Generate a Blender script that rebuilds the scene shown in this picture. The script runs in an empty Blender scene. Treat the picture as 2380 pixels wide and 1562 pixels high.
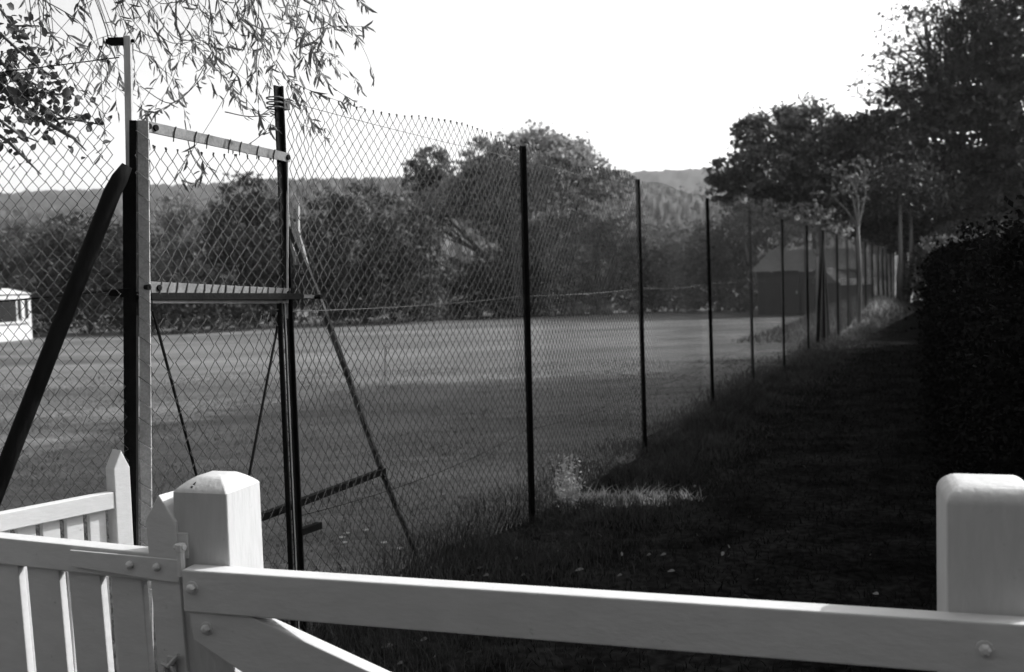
import bpy, math, random
import numpy as np
from mathutils import Vector, Matrix

R = math.radians
scene = bpy.context.scene
col = scene.collection

# ------------------------------------------------------------------ camera
F_PX = 2314.0                      # focal length in units of a 2380 px wide frame
PITCH, ROLL, CAM_H = R(3.16), R(1.77), 1.6
fw = Vector((0, math.cos(PITCH), -math.sin(PITCH)))
r0 = Vector((1, 0, 0)); u0 = Vector((0, math.sin(PITCH), math.cos(PITCH)))
rt = r0 * math.cos(ROLL) - u0 * math.sin(ROLL)
up = r0 * math.sin(ROLL) + u0 * math.cos(ROLL)
CAM = Vector((0, 0, CAM_H))
cd = bpy.data.cameras.new('camera'); co = bpy.data.objects.new('camera', cd); col.objects.link(co)
m3 = Matrix((rt, up, -fw)).transposed()
co.matrix_world = Matrix.Translation(CAM) @ m3.to_4x4()
cd.sensor_width = 36; cd.lens = F_PX / 2380 * 36
cd.clip_start = 0.05; cd.clip_end = 6000
cd.dof.use_dof = True; cd.dof.focus_distance = 3.3; cd.dof.aperture_fstop = 4.0
scene.camera = co

# ------------------------------------------------------------------ light
SUN_AZ, SUN_EL = R(22), R(36)      # azimuth from +X towards +Y
w = bpy.data.worlds.new('World'); scene.world = w; w.use_nodes = True
nt = w.node_tree; nt.nodes.clear()
sky = nt.nodes.new('ShaderNodeTexSky'); sky.sky_type = 'NISHITA'; sky.sun_disc = False
sky.sun_elevation = SUN_EL; sky.sun_rotation = R(90) - SUN_AZ
sky.dust_density = 3.5
bwn = nt.nodes.new('ShaderNodeRGBToBW'); bg = nt.nodes.new('ShaderNodeBackground'); wo = nt.nodes.new('ShaderNodeOutputWorld')
bg.inputs['Strength'].default_value = 0.15
nt.links.new(sky.outputs[0], bwn.inputs[0]); nt.links.new(bwn.outputs[0], bg.inputs[0]); nt.links.new(bg.outputs[0], wo.inputs[0])
sl = bpy.data.lights.new('sun', 'SUN'); so = bpy.data.objects.new('sun', sl); col.objects.link(so)
sl.energy = 2.3; sl.angle = R(0.5); sl.color = (1, 1, 1)
sdir = Vector((math.cos(SUN_AZ) * math.cos(SUN_EL), math.sin(SUN_AZ) * math.cos(SUN_EL), math.sin(SUN_EL)))
so.rotation_euler = sdir.to_track_quat('Z', 'Y').to_euler(); so.location = (20, 10, 30)
scene.view_settings.view_transform = 'Standard'; scene.view_settings.look = 'None'
scene.view_settings.exposure = 1.25; scene.view_settings.gamma = 1.0
scene.cycles.max_bounces = 6; scene.cycles.transparent_max_bounces = 8

# ------------------------------------------------------------------ helpers
def W(x, y, z):
    """world point seen at (x, y) of the 2380 px frame, z metres along the view axis"""
    return CAM + (fw + rt * ((x - 1190) / F_PX) + up * ((781 - y) / F_PX)) * z
def G(x, y, h=0.0):
    d = fw + rt * ((x - 1190) / F_PX) + up * ((781 - y) / F_PX)
    return CAM + d * ((h - CAM_H) / d.z)
def flat(v): return Vector((v.x, v.y, 0))
def depth(p): return (p - CAM).dot(fw)

def tag(o, label=None, cat=None, group=None, kind=None):
    if label: o['label'] = label
    if cat: o['category'] = cat
    if group: o['group'] = group
    if kind: o['kind'] = kind
    return o
def wloc(o):
    v = Vector((0, 0, 0))
    while o is not None: v += o.location; o = o.parent
    return v
def thing(name, loc, label, cat, group=None):
    o = bpy.data.objects.new(name, None); o.empty_display_size = .1
    o.location = loc; col.objects.link(o)
    return tag(o, label, cat, group)
def link_mesh(name, me, mat, parent=None, loc=None):
    o = bpy.data.objects.new(name, me)
    if mat is not None and not me.materials: me.materials.append(mat)
    col.objects.link(o)
    if parent is not None: o.parent = parent
    if loc is not None: o.location = loc
    return o
def np_mesh(name, v, faces, mat, parent=None, smooth=False, loc=None):
    """v (n,3) in world coordinates, faces (m,k)"""
    v = np.asarray(v, dtype=np.float32)
    base = wloc(parent) if parent is not None else (Vector(loc) if loc is not None else Vector((0, 0, 0)))
    v = v - np.array(base, dtype=np.float32)
    faces = np.asarray(faces, dtype=np.int32); m, k = faces.shape
    me = bpy.data.meshes.new(name)
    me.vertices.add(len(v)); me.vertices.foreach_set('co', v.ravel())
    me.loops.add(m * k); me.loops.foreach_set('vertex_index', faces.ravel())
    me.polygons.add(m)
    me.polygons.foreach_set('loop_start', np.arange(0, m * k, k, dtype=np.int32))
    me.polygons.foreach_set('loop_total', np.full(m, k, dtype=np.int32))
    if smooth: me.polygons.foreach_set('use_smooth', np.ones(m, dtype=bool))
    me.update(calc_edges=True)
    return link_mesh(name, me, mat, parent, None if parent is not None else (loc if loc is not None else None))

class MB:
    def __init__(s): s.v = []; s.f = []
    def add(s, vs, fs):
        n = len(s.v); s.v += [Vector(a) for a in vs]; s.f += [tuple(i + n for i in f) for f in fs]; return s
    def box(s, c, ax, ay, az):
        """centre and three half axes"""
        c, ax, ay, az = Vector(c), Vector(ax), Vector(ay), Vector(az)
        if ax.cross(ay).dot(az) < 0: ax = -ax
        vs = [c + ax * i + ay * j + az * k for k in (-1, 1) for j in (-1, 1) for i in (-1, 1)]
        return s.add(vs, [(0, 2, 3, 1), (4, 5, 7, 6), (0, 1, 5, 4), (2, 6, 7, 3), (0, 4, 6, 2), (1, 3, 7, 5)])
    def beam(s, p, q, side, wd, th):
        """bar from p to q; wd across along the side direction, th across the other way"""
        p, q = Vector(p), Vector(q); d = (q - p); L = d.length; d.normalize()
        a = Vector(side); a = (a - d * a.dot(d)).normalized(); b = d.cross(a)
        return s.box((p + q) / 2, a * wd / 2, b * th / 2, d * L / 2)
    def tube(s, pts, rad, n=6, cap=True):
        pts = [Vector(p) for p in pts]
        rad = rad if hasattr(rad, '__len__') else [rad] * len(pts)
        vs = []; fs = []
        prev = None
        for i, p in enumerate(pts):
            t = (pts[min(i + 1, len(pts) - 1)] - pts[max(i - 1, 0)])
            t = t.normalized() if t.length > 1e-9 else Vector((0, 0, 1))
            a = prev if prev is not None else (Vector((1, 0, 0)) if abs(t.x) < .8 else Vector((0, 1, 0)))
            a = a - t * a.dot(t)
            a = a.normalized() if a.length > 1e-6 else t.orthogonal().normalized()
            prev = a; b = t.cross(a)
            for k in range(n):
                an = 2 * math.pi * k / n
                vs.append(p + (a * math.cos(an) + b * math.sin(an)) * rad[i])
        for i in range(len(pts) - 1):
            for k in range(n):
                fs.append((i * n + k, i * n + (k + 1) % n, (i + 1) * n + (k + 1) % n, (i + 1) * n + k))
        if cap:
            fs.append(tuple(range(n))[::-1]); fs.append(tuple(range((len(pts) - 1) * n, len(pts) * n)))
        return s.add(vs, fs)
    def prism(s, poly, ext):
        """flat polygon (list of points) pushed along ext"""
        n = len(poly); poly = [Vector(p) for p in poly]; ext = Vector(ext)
        nrm = (poly[1] - poly[0]).cross(poly[2] - poly[0])
        if nrm.dot(ext) > 0: poly = poly[::-1]
        fs = [tuple(range(n)), tuple(range(n, 2 * n))[::-1]]
        fs += [(i, i + n, (i + 1) % n + n, (i + 1) % n) for i in range(n)]
        return s.add(poly + [p + ext for p in poly], fs)
    def loft(s, rings):
        n = len(rings[0]); vs = [p for r in rings for p in r]; fs = []
        for i in range(len(rings) - 1):
            for k in range(n):
                fs.append((i * n + k, i * n + (k + 1) % n, (i + 1) * n + (k + 1) % n, (i + 1) * n + k))
        fs.append(tuple(range(n))[::-1]); fs.append(tuple(range((len(rings) - 1) * n, len(rings) * n)))
        return s.add(vs, fs)
    def build(s, name, mat, parent=None, bevel=0, smooth=False, loc=None):
        base = wloc(parent) if parent is not None else (Vector(loc) if loc is not None else Vector((0, 0, 0)))
        me = bpy.data.meshes.new(name)
        me.from_pydata([tuple(a - base) for a in s.v], [], s.f)
        if smooth: me.polygons.foreach_set('use_smooth', [True] * len(me.polygons))
        me.update()
        o = link_mesh(name, me, mat, parent, loc if parent is None else None)
        if bevel:
            b = o.modifiers.new('bevel', 'BEVEL'); b.width = bevel; b.segments = 2; b.limit_method = 'ANGLE'; b.angle_limit = R(40)
        return o

# ------------------------------------------------------------------ materials (a black and white world: every colour is a grey)
def mat(name, lo, hi, scale=4.0, rough=.8, bump=0.0, bscale=None, stretch=(1, 1, 1), spec=.3, metal=0.0, detail=6, contrast=(.3, .7), trans=0.0, speck=0.0, chips=0.0):
    m = bpy.data.materials.new(name); m.use_nodes = True
    t = m.node_tree; t.nodes.clear(); N = t.nodes.new; L = t.links.new
    out = N('ShaderNodeOutputMaterial'); tc = N('ShaderNodeTexCoord'); mp = N('ShaderNodeMapping')
    mp.inputs['Scale'].default_value = stretch
    nz = N('ShaderNodeTexNoise'); nz.inputs['Scale'].default_value = scale; nz.inputs['Detail'].default_value = detail; nz.inputs['Roughness'].default_value = .65
    rp = N('ShaderNodeValToRGB'); rp.color_ramp.elements[0].position = contrast[0]; rp.color_ramp.elements[1].position = contrast[1]
    rp.color_ramp.elements[0].color = (lo, lo, lo, 1); rp.color_ramp.elements[1].color = (hi, hi, hi, 1)
    L(tc.outputs['Object'], mp.inputs[0]); L(mp.outputs[0], nz.inputs['Vector']); L(nz.outputs['Fac'], rp.inputs[0])
    colr = rp.outputs[0]
    if speck:
        n3 = N('ShaderNodeTexNoise'); n3.inputs['Scale'].default_value = scale * 9; n3.inputs['Detail'].default_value = 3
        r3 = N('ShaderNodeValToRGB'); r3.color_ramp.elements[0].position = .4; r3.color_ramp.elements[1].position = .62
        k = 1 - speck
        r3.color_ramp.elements[0].color = (k, k, k, 1); r3.color_ramp.elements[1].color = (1 + speck, 1 + speck, 1 + speck, 1)
        mx = N('ShaderNodeMix'); mx.data_type = 'RGBA'; mx.blend_type = 'MULTIPLY'; mx.inputs[0].default_value = 1
        L(mp.outputs[0], n3.inputs['Vector']); L(n3.outputs['Fac'], r3.inputs[0]); L(colr, mx.inputs[6]); L(r3.outputs[0], mx.inputs[7]); colr = mx.outputs[2]
    if chips:                                          # flaked and stained spots in old paint
        n4 = N('ShaderNodeTexNoise'); n4.inputs['Scale'].default_value = 26; n4.inputs['Detail'].default_value = 6; n4.inputs['Roughness'].default_value = .7
        r4 = N('ShaderNodeValToRGB'); r4.color_ramp.elements[0].position = .66; r4.color_ramp.elements[1].position = .72
        r4.color_ramp.elements[0].color = (1, 1, 1, 1); k = 1 - chips; r4.color_ramp.elements[1].color = (k, k, k, 1)
        m4 = N('ShaderNodeMix'); m4.data_type = 'RGBA'; m4.blend_type = 'MULTIPLY'; m4.inputs[0].default_value = 1
        L(tc.outputs['Object'], n4.inputs['Vector']); L(n4.outputs['Fac'], r4.inputs[0]); L(colr, m4.inputs[6]); L(r4.outputs[0], m4.inputs[7]); colr = m4.outputs[2]
    p = N('ShaderNodeBsdfPrincipled'); p.inputs['Roughness'].default_value = rough; p.inputs['Metallic'].default_value = metal
    p.inputs['Specular IOR Level'].default_value = spec
    L(colr, p.inputs['Base Color'])
    if bump:
        nb = N('ShaderNodeTexNoise'); nb.inputs['Scale'].default_value = bscale or scale * 4; nb.inputs['Detail'].default_value = 5
        b = N('ShaderNodeBump'); b.inputs['Strength'].default_value = min(bump, 1); b.inputs['Distance'].default_value = .01 * max(1, bump)
        L(mp.outputs[0], nb.inputs['Vector']); L(nb.outputs['Fac'], b.inputs['Height']); L(b.outputs[0], p.inputs['Normal'])
    sh = p.outputs[0]
    if trans:
        tr = N('ShaderNodeBsdfTranslucent'); L(colr, tr.inputs[0])
        mix = N('ShaderNodeMixShader'); mix.inputs[0].default_value = trans
        L(p.outputs[0], mix.inputs[1]); L(tr.outputs[0], mix.inputs[2]); sh = mix.outputs[0]
    L(sh, out.inputs[0])
    return m

M = dict(
    paint=mat('white_paint', .44, .50, 5, .6, .10, 120, (.35, .35, 1), .3, speck=.03, contrast=(.2, .7), chips=.35),
    paint_grain=mat('white_paint_on_grain', .40, .46, 7, .6, .25, 60, (1, 1, .2), .3, speck=.03, contrast=(.2, .7), chips=.35),
    steel=mat('black_painted_steel', .004, .010, 20, .8, .3, 90, spec=.08),
    galv=mat('dull_silver_steel', .30, .48, 18, .5, .2, 80, (1, 1, .4), .5),
    plank=mat('silver_painted_bar', .22, .32, 14, .6, .2, 60, spec=.4, speck=.12),
    bar=mat('light_grey_bar', .09, .17, 14, .6, .2, 60, spec=.4, speck=.12),
    wire=mat('grey_wire', .16, .26, 30, .25, spec=.6, metal=.85),
    wire_far=mat('plastic_coated_wire', .03, .06, 30, .25, spec=1.0),
    strut=mat('tarred_timber', .004, .010, 9, .85, .5, 40, (1, 1, .2), .08),
    strut_pale=mat('weathered_grey_bar', .02, .12, 9, .7, .4, 40, (1, 1, .5), .3, contrast=(.4, .6)),
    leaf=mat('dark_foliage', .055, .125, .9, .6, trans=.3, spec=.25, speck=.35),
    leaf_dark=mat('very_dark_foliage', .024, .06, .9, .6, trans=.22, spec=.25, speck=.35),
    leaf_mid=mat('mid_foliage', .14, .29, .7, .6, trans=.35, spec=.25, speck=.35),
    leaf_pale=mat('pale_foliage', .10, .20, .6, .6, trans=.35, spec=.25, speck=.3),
    willow=mat('willow_leaf', .11, .20, 6, .55, trans=.6, spec=.3),
    willow_dark=mat('round_leaf', .05, .10, 6, .5, trans=.25, spec=.3),
    twig=mat('twig_bark', .08, .15, 14, .8),
    bark=mat('tree_bark', .035, .08, 3, .9, .8, 12, (1, 1, .3)),
    bark_pale=mat('pale_bark', .07, .15, 3, .85, .6, 12, (1, 1, .3)),
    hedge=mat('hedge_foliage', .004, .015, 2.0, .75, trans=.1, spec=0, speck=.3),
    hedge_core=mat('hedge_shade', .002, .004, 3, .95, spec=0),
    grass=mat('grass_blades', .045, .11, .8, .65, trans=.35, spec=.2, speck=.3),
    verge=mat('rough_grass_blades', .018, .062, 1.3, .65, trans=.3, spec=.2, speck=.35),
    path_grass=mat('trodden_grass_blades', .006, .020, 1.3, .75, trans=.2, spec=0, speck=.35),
    dry=mat('dry_stalk', .32, .5, 5, .7, trans=.3),
    weed=mat('weed_and_sun_patch', .34, .52, 8, .6, trans=.35),
    litter=mat('fallen_leaf', .08, .24, 25, .7, trans=.1),
    petal=mat('white_petal', .4, .5, 25, .7, trans=.2),
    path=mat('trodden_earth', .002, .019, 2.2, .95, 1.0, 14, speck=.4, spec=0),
    hutwall=mat('dark_boarding', .03, .05, 2, .8, .4, 20, (6, 6, .3)),
    hutroof=mat('felt_roof', .06, .10, 3, .8, .3, 20),
    cream=mat('white_hut_paint', .42, .60, 4, .6),
    glass=mat('dark_window_glass', .02, .03, 2, .1, spec=.6),
    roof=mat('slate_roof', .08, .14, 2, .8),
    hill=mat('far_woodland', .008, .026, .035, .95, speck=.45, stretch=(1, .5, 1)),
    hill2=mat('hillside_fields', .018, .06, .03, .95, speck=.4, contrast=(.4, .6)),
    wood=mat('distant_wood', .02, .045, .2, .9, trans=.2, speck=.3),
)

# ground: mown turf, its streaks paint mowing lines and shadow bands together
def ground_mat():
    m = bpy.data.materials.new('field_turf'); m.use_nodes = True
    t = m.node_tree; t.nodes.clear(); N = t.nodes.new; L = t.links.new
    out = N('ShaderNodeOutputMaterial'); p = N('ShaderNodeBsdfPrincipled'); tc = N('ShaderNodeTexCoord')
    def nz(scale, st, det=6):
        mp = N('ShaderNodeMapping'); mp.inputs['Scale'].default_value = st; mp.inputs['Rotation'].default_value = (0, 0, R(-6))
        n = N('ShaderNodeTexNoise'); n.inputs['Scale'].default_value = scale; n.inputs['Detail'].default_value = det; n.inputs['Roughness'].default_value = .65
        L(tc.outputs['Object'], mp.inputs[0]); L(mp.outputs[0], n.inputs['Vector']); return n.outputs['Fac']
    def ramp(f, a, b, lo, hi):
        r = N('ShaderNodeMapRange'); r.inputs[1].default_value = a; r.inputs[2].default_value = b; r.inputs[3].default_value = lo; r.inputs[4].default_value = hi
        L(f, r.inputs[0]); return r.outputs[0]
    def mul(a, b):
        q = N('ShaderNodeMath'); q.operation = 'MULTIPLY'; L(a, q.inputs[0]); L(b, q.inputs[1]); return q.outputs[0]
    a = ramp(nz(.35, (.25, 1, 1)), .35, .65, .05, .15)
    b = ramp(nz(2.2, (.4, 1.6, 1)), .3, .7, .7, 1.3)
    c = ramp(nz(22, (1, 1, 1), 3), .3, .7, .6, 1.4)
    v = mul(mul(a, b), c)
    L(v, p.inputs['Base Color']); p.inputs['Roughness'].default_value = .95; p.inputs['Specular IOR Level'].default_value = .15
    bm = N('ShaderNodeBump'); bm.inputs['Strength'].default_value = .9; bm.inputs['Distance'].default_value = .04
    L(nz(14, (1, 1, 1), 6), bm.inputs['Height']); L(bm.outputs[0], p.inputs['Normal']); L(p.outputs[0], out.inputs[0])
    return m
M['field'] = ground_mat()

# ------------------------------------------------------------------ layout of the long fence, the path and the hedge
VP = (2222, 621)
D = (fw + rt * ((VP[0] - 1190) / F_PX) + up * ((781 - VP[1]) / F_PX)); D = Vector((D.x, D.y, 0)).normalized()
NR = Vector((D.y, -D.x, 0))                        # to the right of the fence, across the path
Z = Vector((0, 0, 1))
P1 = G(1232, 1215)                                 # foot of the first post
P2g = G(1500, 1055)
SP = (P2g - P1).length
SP = 3.0 if not 2.6 < SP < 3.4 else SP
P0 = G(710, 1528)                                  # foot of the gate post
POST_H = 2.47
def along(s, c=0.0, h=0.0):
    """s metres past the first post along the fence, c metres to its right"""
    return P1 + D * s + NR * c + Z * h
PATH_W = 2.55
print('D', D, 'SP', SP, 'P1', P1, 'P0', P0, (P1 - P0).length)

# ------------------------------------------------------------------ ground, path, hills
def sheet(name, xs, ys, hfun, m, kind='structure'):
    v = []; f = []
    for y in ys:
        for x in xs: v.append((x, y, hfun(x, y)))
    n = len(xs)
    for j in range(len(ys) - 1):
        for i in range(n - 1): f.append((j * n + i, j * n + i + 1, (j + 1) * n + i + 1, (j + 1) * n + i))
    o = np_mesh(name, v, f, m, smooth=True); tag(o, kind=kind); return o
rng = np.random.RandomState(5)
sheet('ground', [-2500, -300, -60, -20, 0, 20, 60, 300, 2500], [-300, -30, -5, 0, 5, 10, 20, 40, 80, 300, 1000, 3000], lambda x, y: 0.0, M['field'])
def ribbon(name, s0, s1, n, c0, c1, h, m, wob=.12):
    v = []; f = []
    for i in range(n + 1):
        s = s0 + (s1 - s0) * i / n
        a, b = along(s, c0 + math.sin(s * 1.1) * wob + math.sin(s * 2.9 + 1) * wob * .5, h), along(s, c1 + math.sin(s * 1.3 + 2) * wob, h)
        for k in range(5):
            q = a.lerp(b, k / 4); v.append(q)
    for i in range(n):
        for k in range(4): f.append((i * 5 + k, i * 5 + k + 1, (i + 1) * 5 + k + 1, (i + 1) * 5 + k))
    o = np_mesh(name, [tuple(q) for q in v], f, m, smooth=True); tag(o, kind='structure'); return o
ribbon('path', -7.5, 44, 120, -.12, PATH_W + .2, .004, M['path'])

def hill(name, crest, z_front, z_crest, z_back, m, noise, seed):
    """rolling hill whose skyline follows crest [(px, py)]"""
    rs = np.random.RandomState(seed)
    xs = np.linspace(crest[0][0], crest[-1][0], 420)
    ys = np.interp(xs, [c[0] for c in crest], [c[1] for c in crest])
    tops = [W(x, y, z_crest) for x, y in zip(xs, ys)]
    v = []; f = []; rows = 40
    for j in range(rows + 1):
        t = j / rows
        for i, p in enumerate(tops):
            k = min(1, t / .7); e = (1 - math.cos(math.pi * k)) / 2
            zz = z_front + (z_crest - z_front) * k if t <= .7 else z_crest + (z_back - z_crest) * (t - .7) / .3
            hgt = p.z * e if t <= .7 else p.z * (1 - .6 * (t - .7) / .3)
            hgt += (rs.uniform(-1, 1) + .8 * math.sin(i * .9 + j * 2.1) * math.sin(i * .23 + j)) * noise * (1 if 0 < t else 0)
            v.append((p.x * zz / z_crest, p.y * zz / z_crest, hgt if t > 0 else -1))
    n = len(tops)
    for j in range(rows):
        for i in range(n - 1): f.append((j * n + i, j * n + i + 1, (j + 1) * n + i + 1, (j + 1) * n + i))
    o = np_mesh(name, v, f, m, smooth=True); tag(o, kind='structure'); return o
hill('hills', [(-900, 480), (0, 459), (250, 446), (500, 434), (760, 428), (1100, 418), (1440, 409), (1560, 404), (1640, 400), (1900, 388), (2300, 372), (3200, 360)], 420, 900, 1400, M['hill'], 1.8, 1)
hill('hills', [(600, 430), (1000, 425), (1300, 424), (1430, 433), (1550, 446), (1640, 457), (1800, 485), (2100, 540), (2300, 590)], 130, 360, 520, M['hill2'], .8, 2)
hill('hills', [(-1200, 520), (-500, 500), (0, 492), (200, 490), (420, 492), (600, 505), (900, 560)], 170, 420, 560, M['hill2'], .8, 3)

# ------------------------------------------------------------------ chain link
def chain(name, A, B, h0, h1, wd, ht, rad, m, parent, seed=0, sag=.01, knuckle=True):
    """woven wire between feet A and B; each wire is a zigzag strand touching its neighbours"""
    rs = np.random.RandomState(seed)
    A, B = np.array(A), np.array(B); d = B - A; L = float(np.linalg.norm(d)); d = d / L
    nrm = np.array([d[1], -d[0], 0.0])
    ns = int(round(L / (wd / 2))); half = L / ns
    nr = int(round((h1 - h0) / (ht / 2))); nr += 1 - nr % 2
    hh = (h1 - h0) / nr
    i = np.arange(ns)[:, None]; j = np.arange(nr + 1)[None, :]
    x = (i + ((i + j) % 2)) * half + 0 * j
    side = np.where((j % 2) == 0, 1.0, -1.0) * np.where((i % 2) == 0, 1, -1)
    zz = h0 + j * hh + 0 * i
    ph = rs.uniform(0, 6, 6)
    dx = sag * (np.sin(x * 2.1 + ph[0] + zz * 1.3) + .6 * np.sin(zz * 4 + ph[1] + x))
    dz = sag * (np.sin(x * 3.3 + ph[2]) * 1.2 + .7 * np.sin(zz * 2.2 + x * 1.7 + ph[3]))
    dn = sag * 1.6 * (np.sin(x * 1.7 + zz * 1.1 + ph[4]))
    edge = np.clip(np.minimum(x, L - x) / .25, 0, 1)
    dx = dx * edge + rs.normal(0, .0022, x.shape); dz = dz + rs.normal(0, .0024, x.shape)
    x = x + dx; zz = zz + dz; off = dn * edge + side * rad * .8
    P = A[None, None, :] + x[..., None] * d + off[..., None] * nrm + zz[..., None] * np.array([0, 0, 1.0])
    pts = P
    if knuckle:
        e = P[:, -1:, :].copy(); e[..., 2] += .012
        pts = np.concatenate([P, e], axis=1)
    k = pts.shape[1]
    off3 = np.stack([np.cos(a) * d * 1.15 + np.sin(a) * nrm for a in (0.3, 2.394, 4.488)]) * rad
    rr = np.ones((1, k, 1, 1))
    if knuckle: rr[0, -1] = 2.4
    V = pts[:, :, None, :] + off3[None, None] * rr
    V = V.reshape(-1, 3)
    idx = np.arange(ns * k * 3).reshape(ns, k, 3)
    f = []
    for q in range(3):
        q2 = (q + 1) % 3
        f.append(np.stack([idx[:, :-1, q], idx[:, :-1, q2], idx[:, 1:, q2], idx[:, 1:, q]], -1).reshape(-1, 4))
    return np_mesh(name, V, np.concatenate(f), m, parent, smooth=True)

def sagwire(mb, a, b, sag, r, n=14):
    a, b = Vector(a), Vector(b)
    mb.tube([a.lerp(b, i / n) - Z * sag * 4 * (i / n) * (1 - i / n) for i in range(n + 1)], r, 4, False)

# long fence beside the path
NPOST = 17
fence = thing('chain_link_fence', P1, 'long chain link fence on black angle iron posts running away beside the dark path', 'fence')
def angle_post(h, leg, t):
    mb = MB()
    prof = [(0, 0), (leg, 0), (leg, t), (t, t), (t, leg), (0, leg)]
    mb.prism([D * -a + NR * (b + .006) - Z * .15 for a, b in prof], Z * (h + .15))
    return mb
pm = angle_post(POST_H, .034, .005)
post0 = pm.build('post', M['steel'], None); post0.parent = fence; post0.location = (0, 0, 0)
tilt = random.Random(3)
heads = []
for k in range(1, NPOST):
    c = post0.copy(); col.objects.link(c); c.parent = fence
    c.location = D * (SP * k) + NR * tilt.uniform(-.03, .03)
    c.rotation_euler = (tilt.uniform(-.007, .007), tilt.uniform(-.01, .006), 0)
post0.rotation_euler = (0, R(.3), 0)
gp = MB(); gp.prism([P0 + D * -a + NR * (b - .008) - Z * .15 for a, b in [(0, 0), (.04, 0), (.04, .006), (.007, .006), (.007, .022), (0, .022)]], Z * 2.595)
gatepost = gp.build('post', M['steel'], fence)
gatepost['label'] = 'black gate end post of the long fence with clamp and wire at its head'
# clamp and wire wrapped round the head of the gate post
cl = MB(); ph = P0 + Z * 2.375
cl.box(ph + D * .03 + NR * -.02, D * .028, NR * .02, Z * .02)
for k in range(3):
    cl.tube([ph + Z * (-.02 + .02 * k) + (D * math.cos(a) + NR * math.sin(a)) * .034 + D * -.02 + NR * -.02 for a in np.linspace(0, 6.28, 11)], .0035, 5)
cl.build('clamp', M['strut_pale'], gatepost)
# woven panels
chain('wire_mesh', P0 + D * .03 - NR * .0, P1, .03, 2.47, .068, .070, .0021, M['wire'], fence, 11, .019)
chain('wire_mesh', P1, along(SP), .03, 2.47, .068, .070, .0021, M['wire'], fence, 12, .020)
chain('wire_mesh', along(SP), along(2 * SP), .03, 2.47, .068, .070, .0017, M['wire'], fence, 13, .014)
pan = chain('wire_mesh', along(2 * SP), along(3 * SP), .03, 2.47, .068, .070, .0016, M['wire_far'], fence, 14, .012)
for k in range(3, NPOST - 1):
    c = pan.copy(); col.objects.link(c); c.parent = fence; c.location = D * (SP * (k - 2))
# line wires
for h, sg in ((2.39, .010), (1.50, .015), (.62, .05)):
    mb = MB(); sagwire(mb, P0 + Z * h, P1 + Z * h, sg, .0016)
    for k in range(NPOST - 1): sagwire(mb, along(SP * k, 0, h), along(SP * (k + 1), 0, h), sg * (1 + .6 * math.sin(k * 2.3)), .0016)
    mb.build('line_wire', M['wire'] if h > 1 else M['steel'], fence)
# strut of the gate post, its tie and stub
st = MB()
foot = G(978, 1318); top = P0 + D * .10 + NR * -.06 + Z * 1.86
pts = [top.lerp(foot, t) + NR * .012 * math.sin(t * 7) for t in np.linspace(0, 1.03, 9)]
st.tube(pts, .0155, 7)
strut = st.build('strut', M['strut_pale'], fence); strut['label'] = 'leaning weathered strut from the gate post to the grass'
sb = MB()
for q in (-.02, .05):
    a = top.lerp(foot, .03) + D * (q + .02) + NR * -.03; sb.tube([a + Z * .18 + D * (q * .2), a + Z * .05, a - Z * .1 + D * .05], [.006, .009, .011], 5)
sb.build('wire_end', M['galv'], strut)
tie = MB(); a = top.lerp(foot, .66)
tie.beam(P0 + Z * (a.z + .02) - D * .22 - NR * .06, a + Z * 0.0, Z, .03, .03)
tie.beam(P0 + Z * .55, P0 + Z * .55 + D * .13 + NR * .01, Z, .028, .03)
tie.build('tie_bar', M['strut'], fence)
# the mid post with two stays (seventh along)
stay = MB(); q = along(SP * 6)
for s in (-1, 1): stay.beam(q + Z * 2.25 + D * .05 * s, q + D * 1.5 * s - NR * .06 * s - Z * .05, NR, .075, .06)
stay.box(q + Z * 1.2, D * .05, NR * .05, Z * 1.25)
stay.build('stay', M['steel'], fence)

# ------------------------------------------------------------------ gateway at the court corner
ZL = 3.42
L0 = flat(W(322, 1000, ZL))                         # foot of the left gate post
gd = (flat(P0) - L0); gate_w = gd.length; gd.normalize()
gn = Vector((gd.y, -gd.x, 0))                       # towards the camera side / right
def hz(x, y, z): return W(x, y, z).z
h_top_l = hz(350, 296, ZL); h_mid = hz(350, 676, ZL); zr = depth(P0 + Z * 1.6)
h_top_r = hz(668, 366, zr); h_midr = hz(668, 682, zr)
print('gate', gate_w, h_top_l, h_top_r, h_mid, h_midr, 'zr', zr)
LD = Vector((-.965, .26, 0)).normalized()            # the left fence runs away to the left
LN = Vector((LD.y, -LD.x, 0))
vx = rt.copy(); vx.z = 0; vx.normalize()            # across the view, for flats facing the camera

corner = thing('chain_link_fence', L0, 'left chain link fence hung on a tall pale pole with a thick black diagonal prop', 'fence')
mb = MB()
fd = Vector((-vx.y, vx.x, 0)); pk = W(311, 281, ZL); pj = W(296, 396, ZL + .01); pl = W(311, 1300, ZL); pm_ = W(301, 1300, ZL + .01)
mb.beam(pl + (pl - pk).normalized() * .95, pk, vx, .024, .02); mb.beam(pm_ + (pm_ - pj).normalized() * .95, pj, vx, .026, .02)
mb.build('post', M['steel'], corner)
mb = MB(); t0 = W(297, 84, ZL + .02); t1 = W(297, 402, ZL + .02)
mb.beam(t1 - Z * .25, t0, vx, .024, .02); pole = mb.build('pole', M['galv'], corner, .002)
mb = MB(); a = W(254, 97, ZL + .02); b = W(289, 96, ZL + .02); mb.beam(a, b, Z, .022, .03)
mb.beam(W(248, 97, ZL + .02), a, Z, .015, .02); mb.beam(b, W(312, 95, ZL + .02), Z, .01, .01)
mb.build('bracket', M['steel'], pole)
mb = MB(); a = W(296, 392, ZL - .05); kk = W(261, 447, ZL - .055); b = W(-24, 1180, ZL - .05); e = W(-215, 1700, ZL - .05); e.z = -.05
mb.tube([a + Z * .01, a.lerp(kk, .5) + Z * .006, kk, kk.lerp(b, .5), b, b.lerp(e, .99)], [.018, .027, .028, .028, .029, .030], 12)
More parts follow.
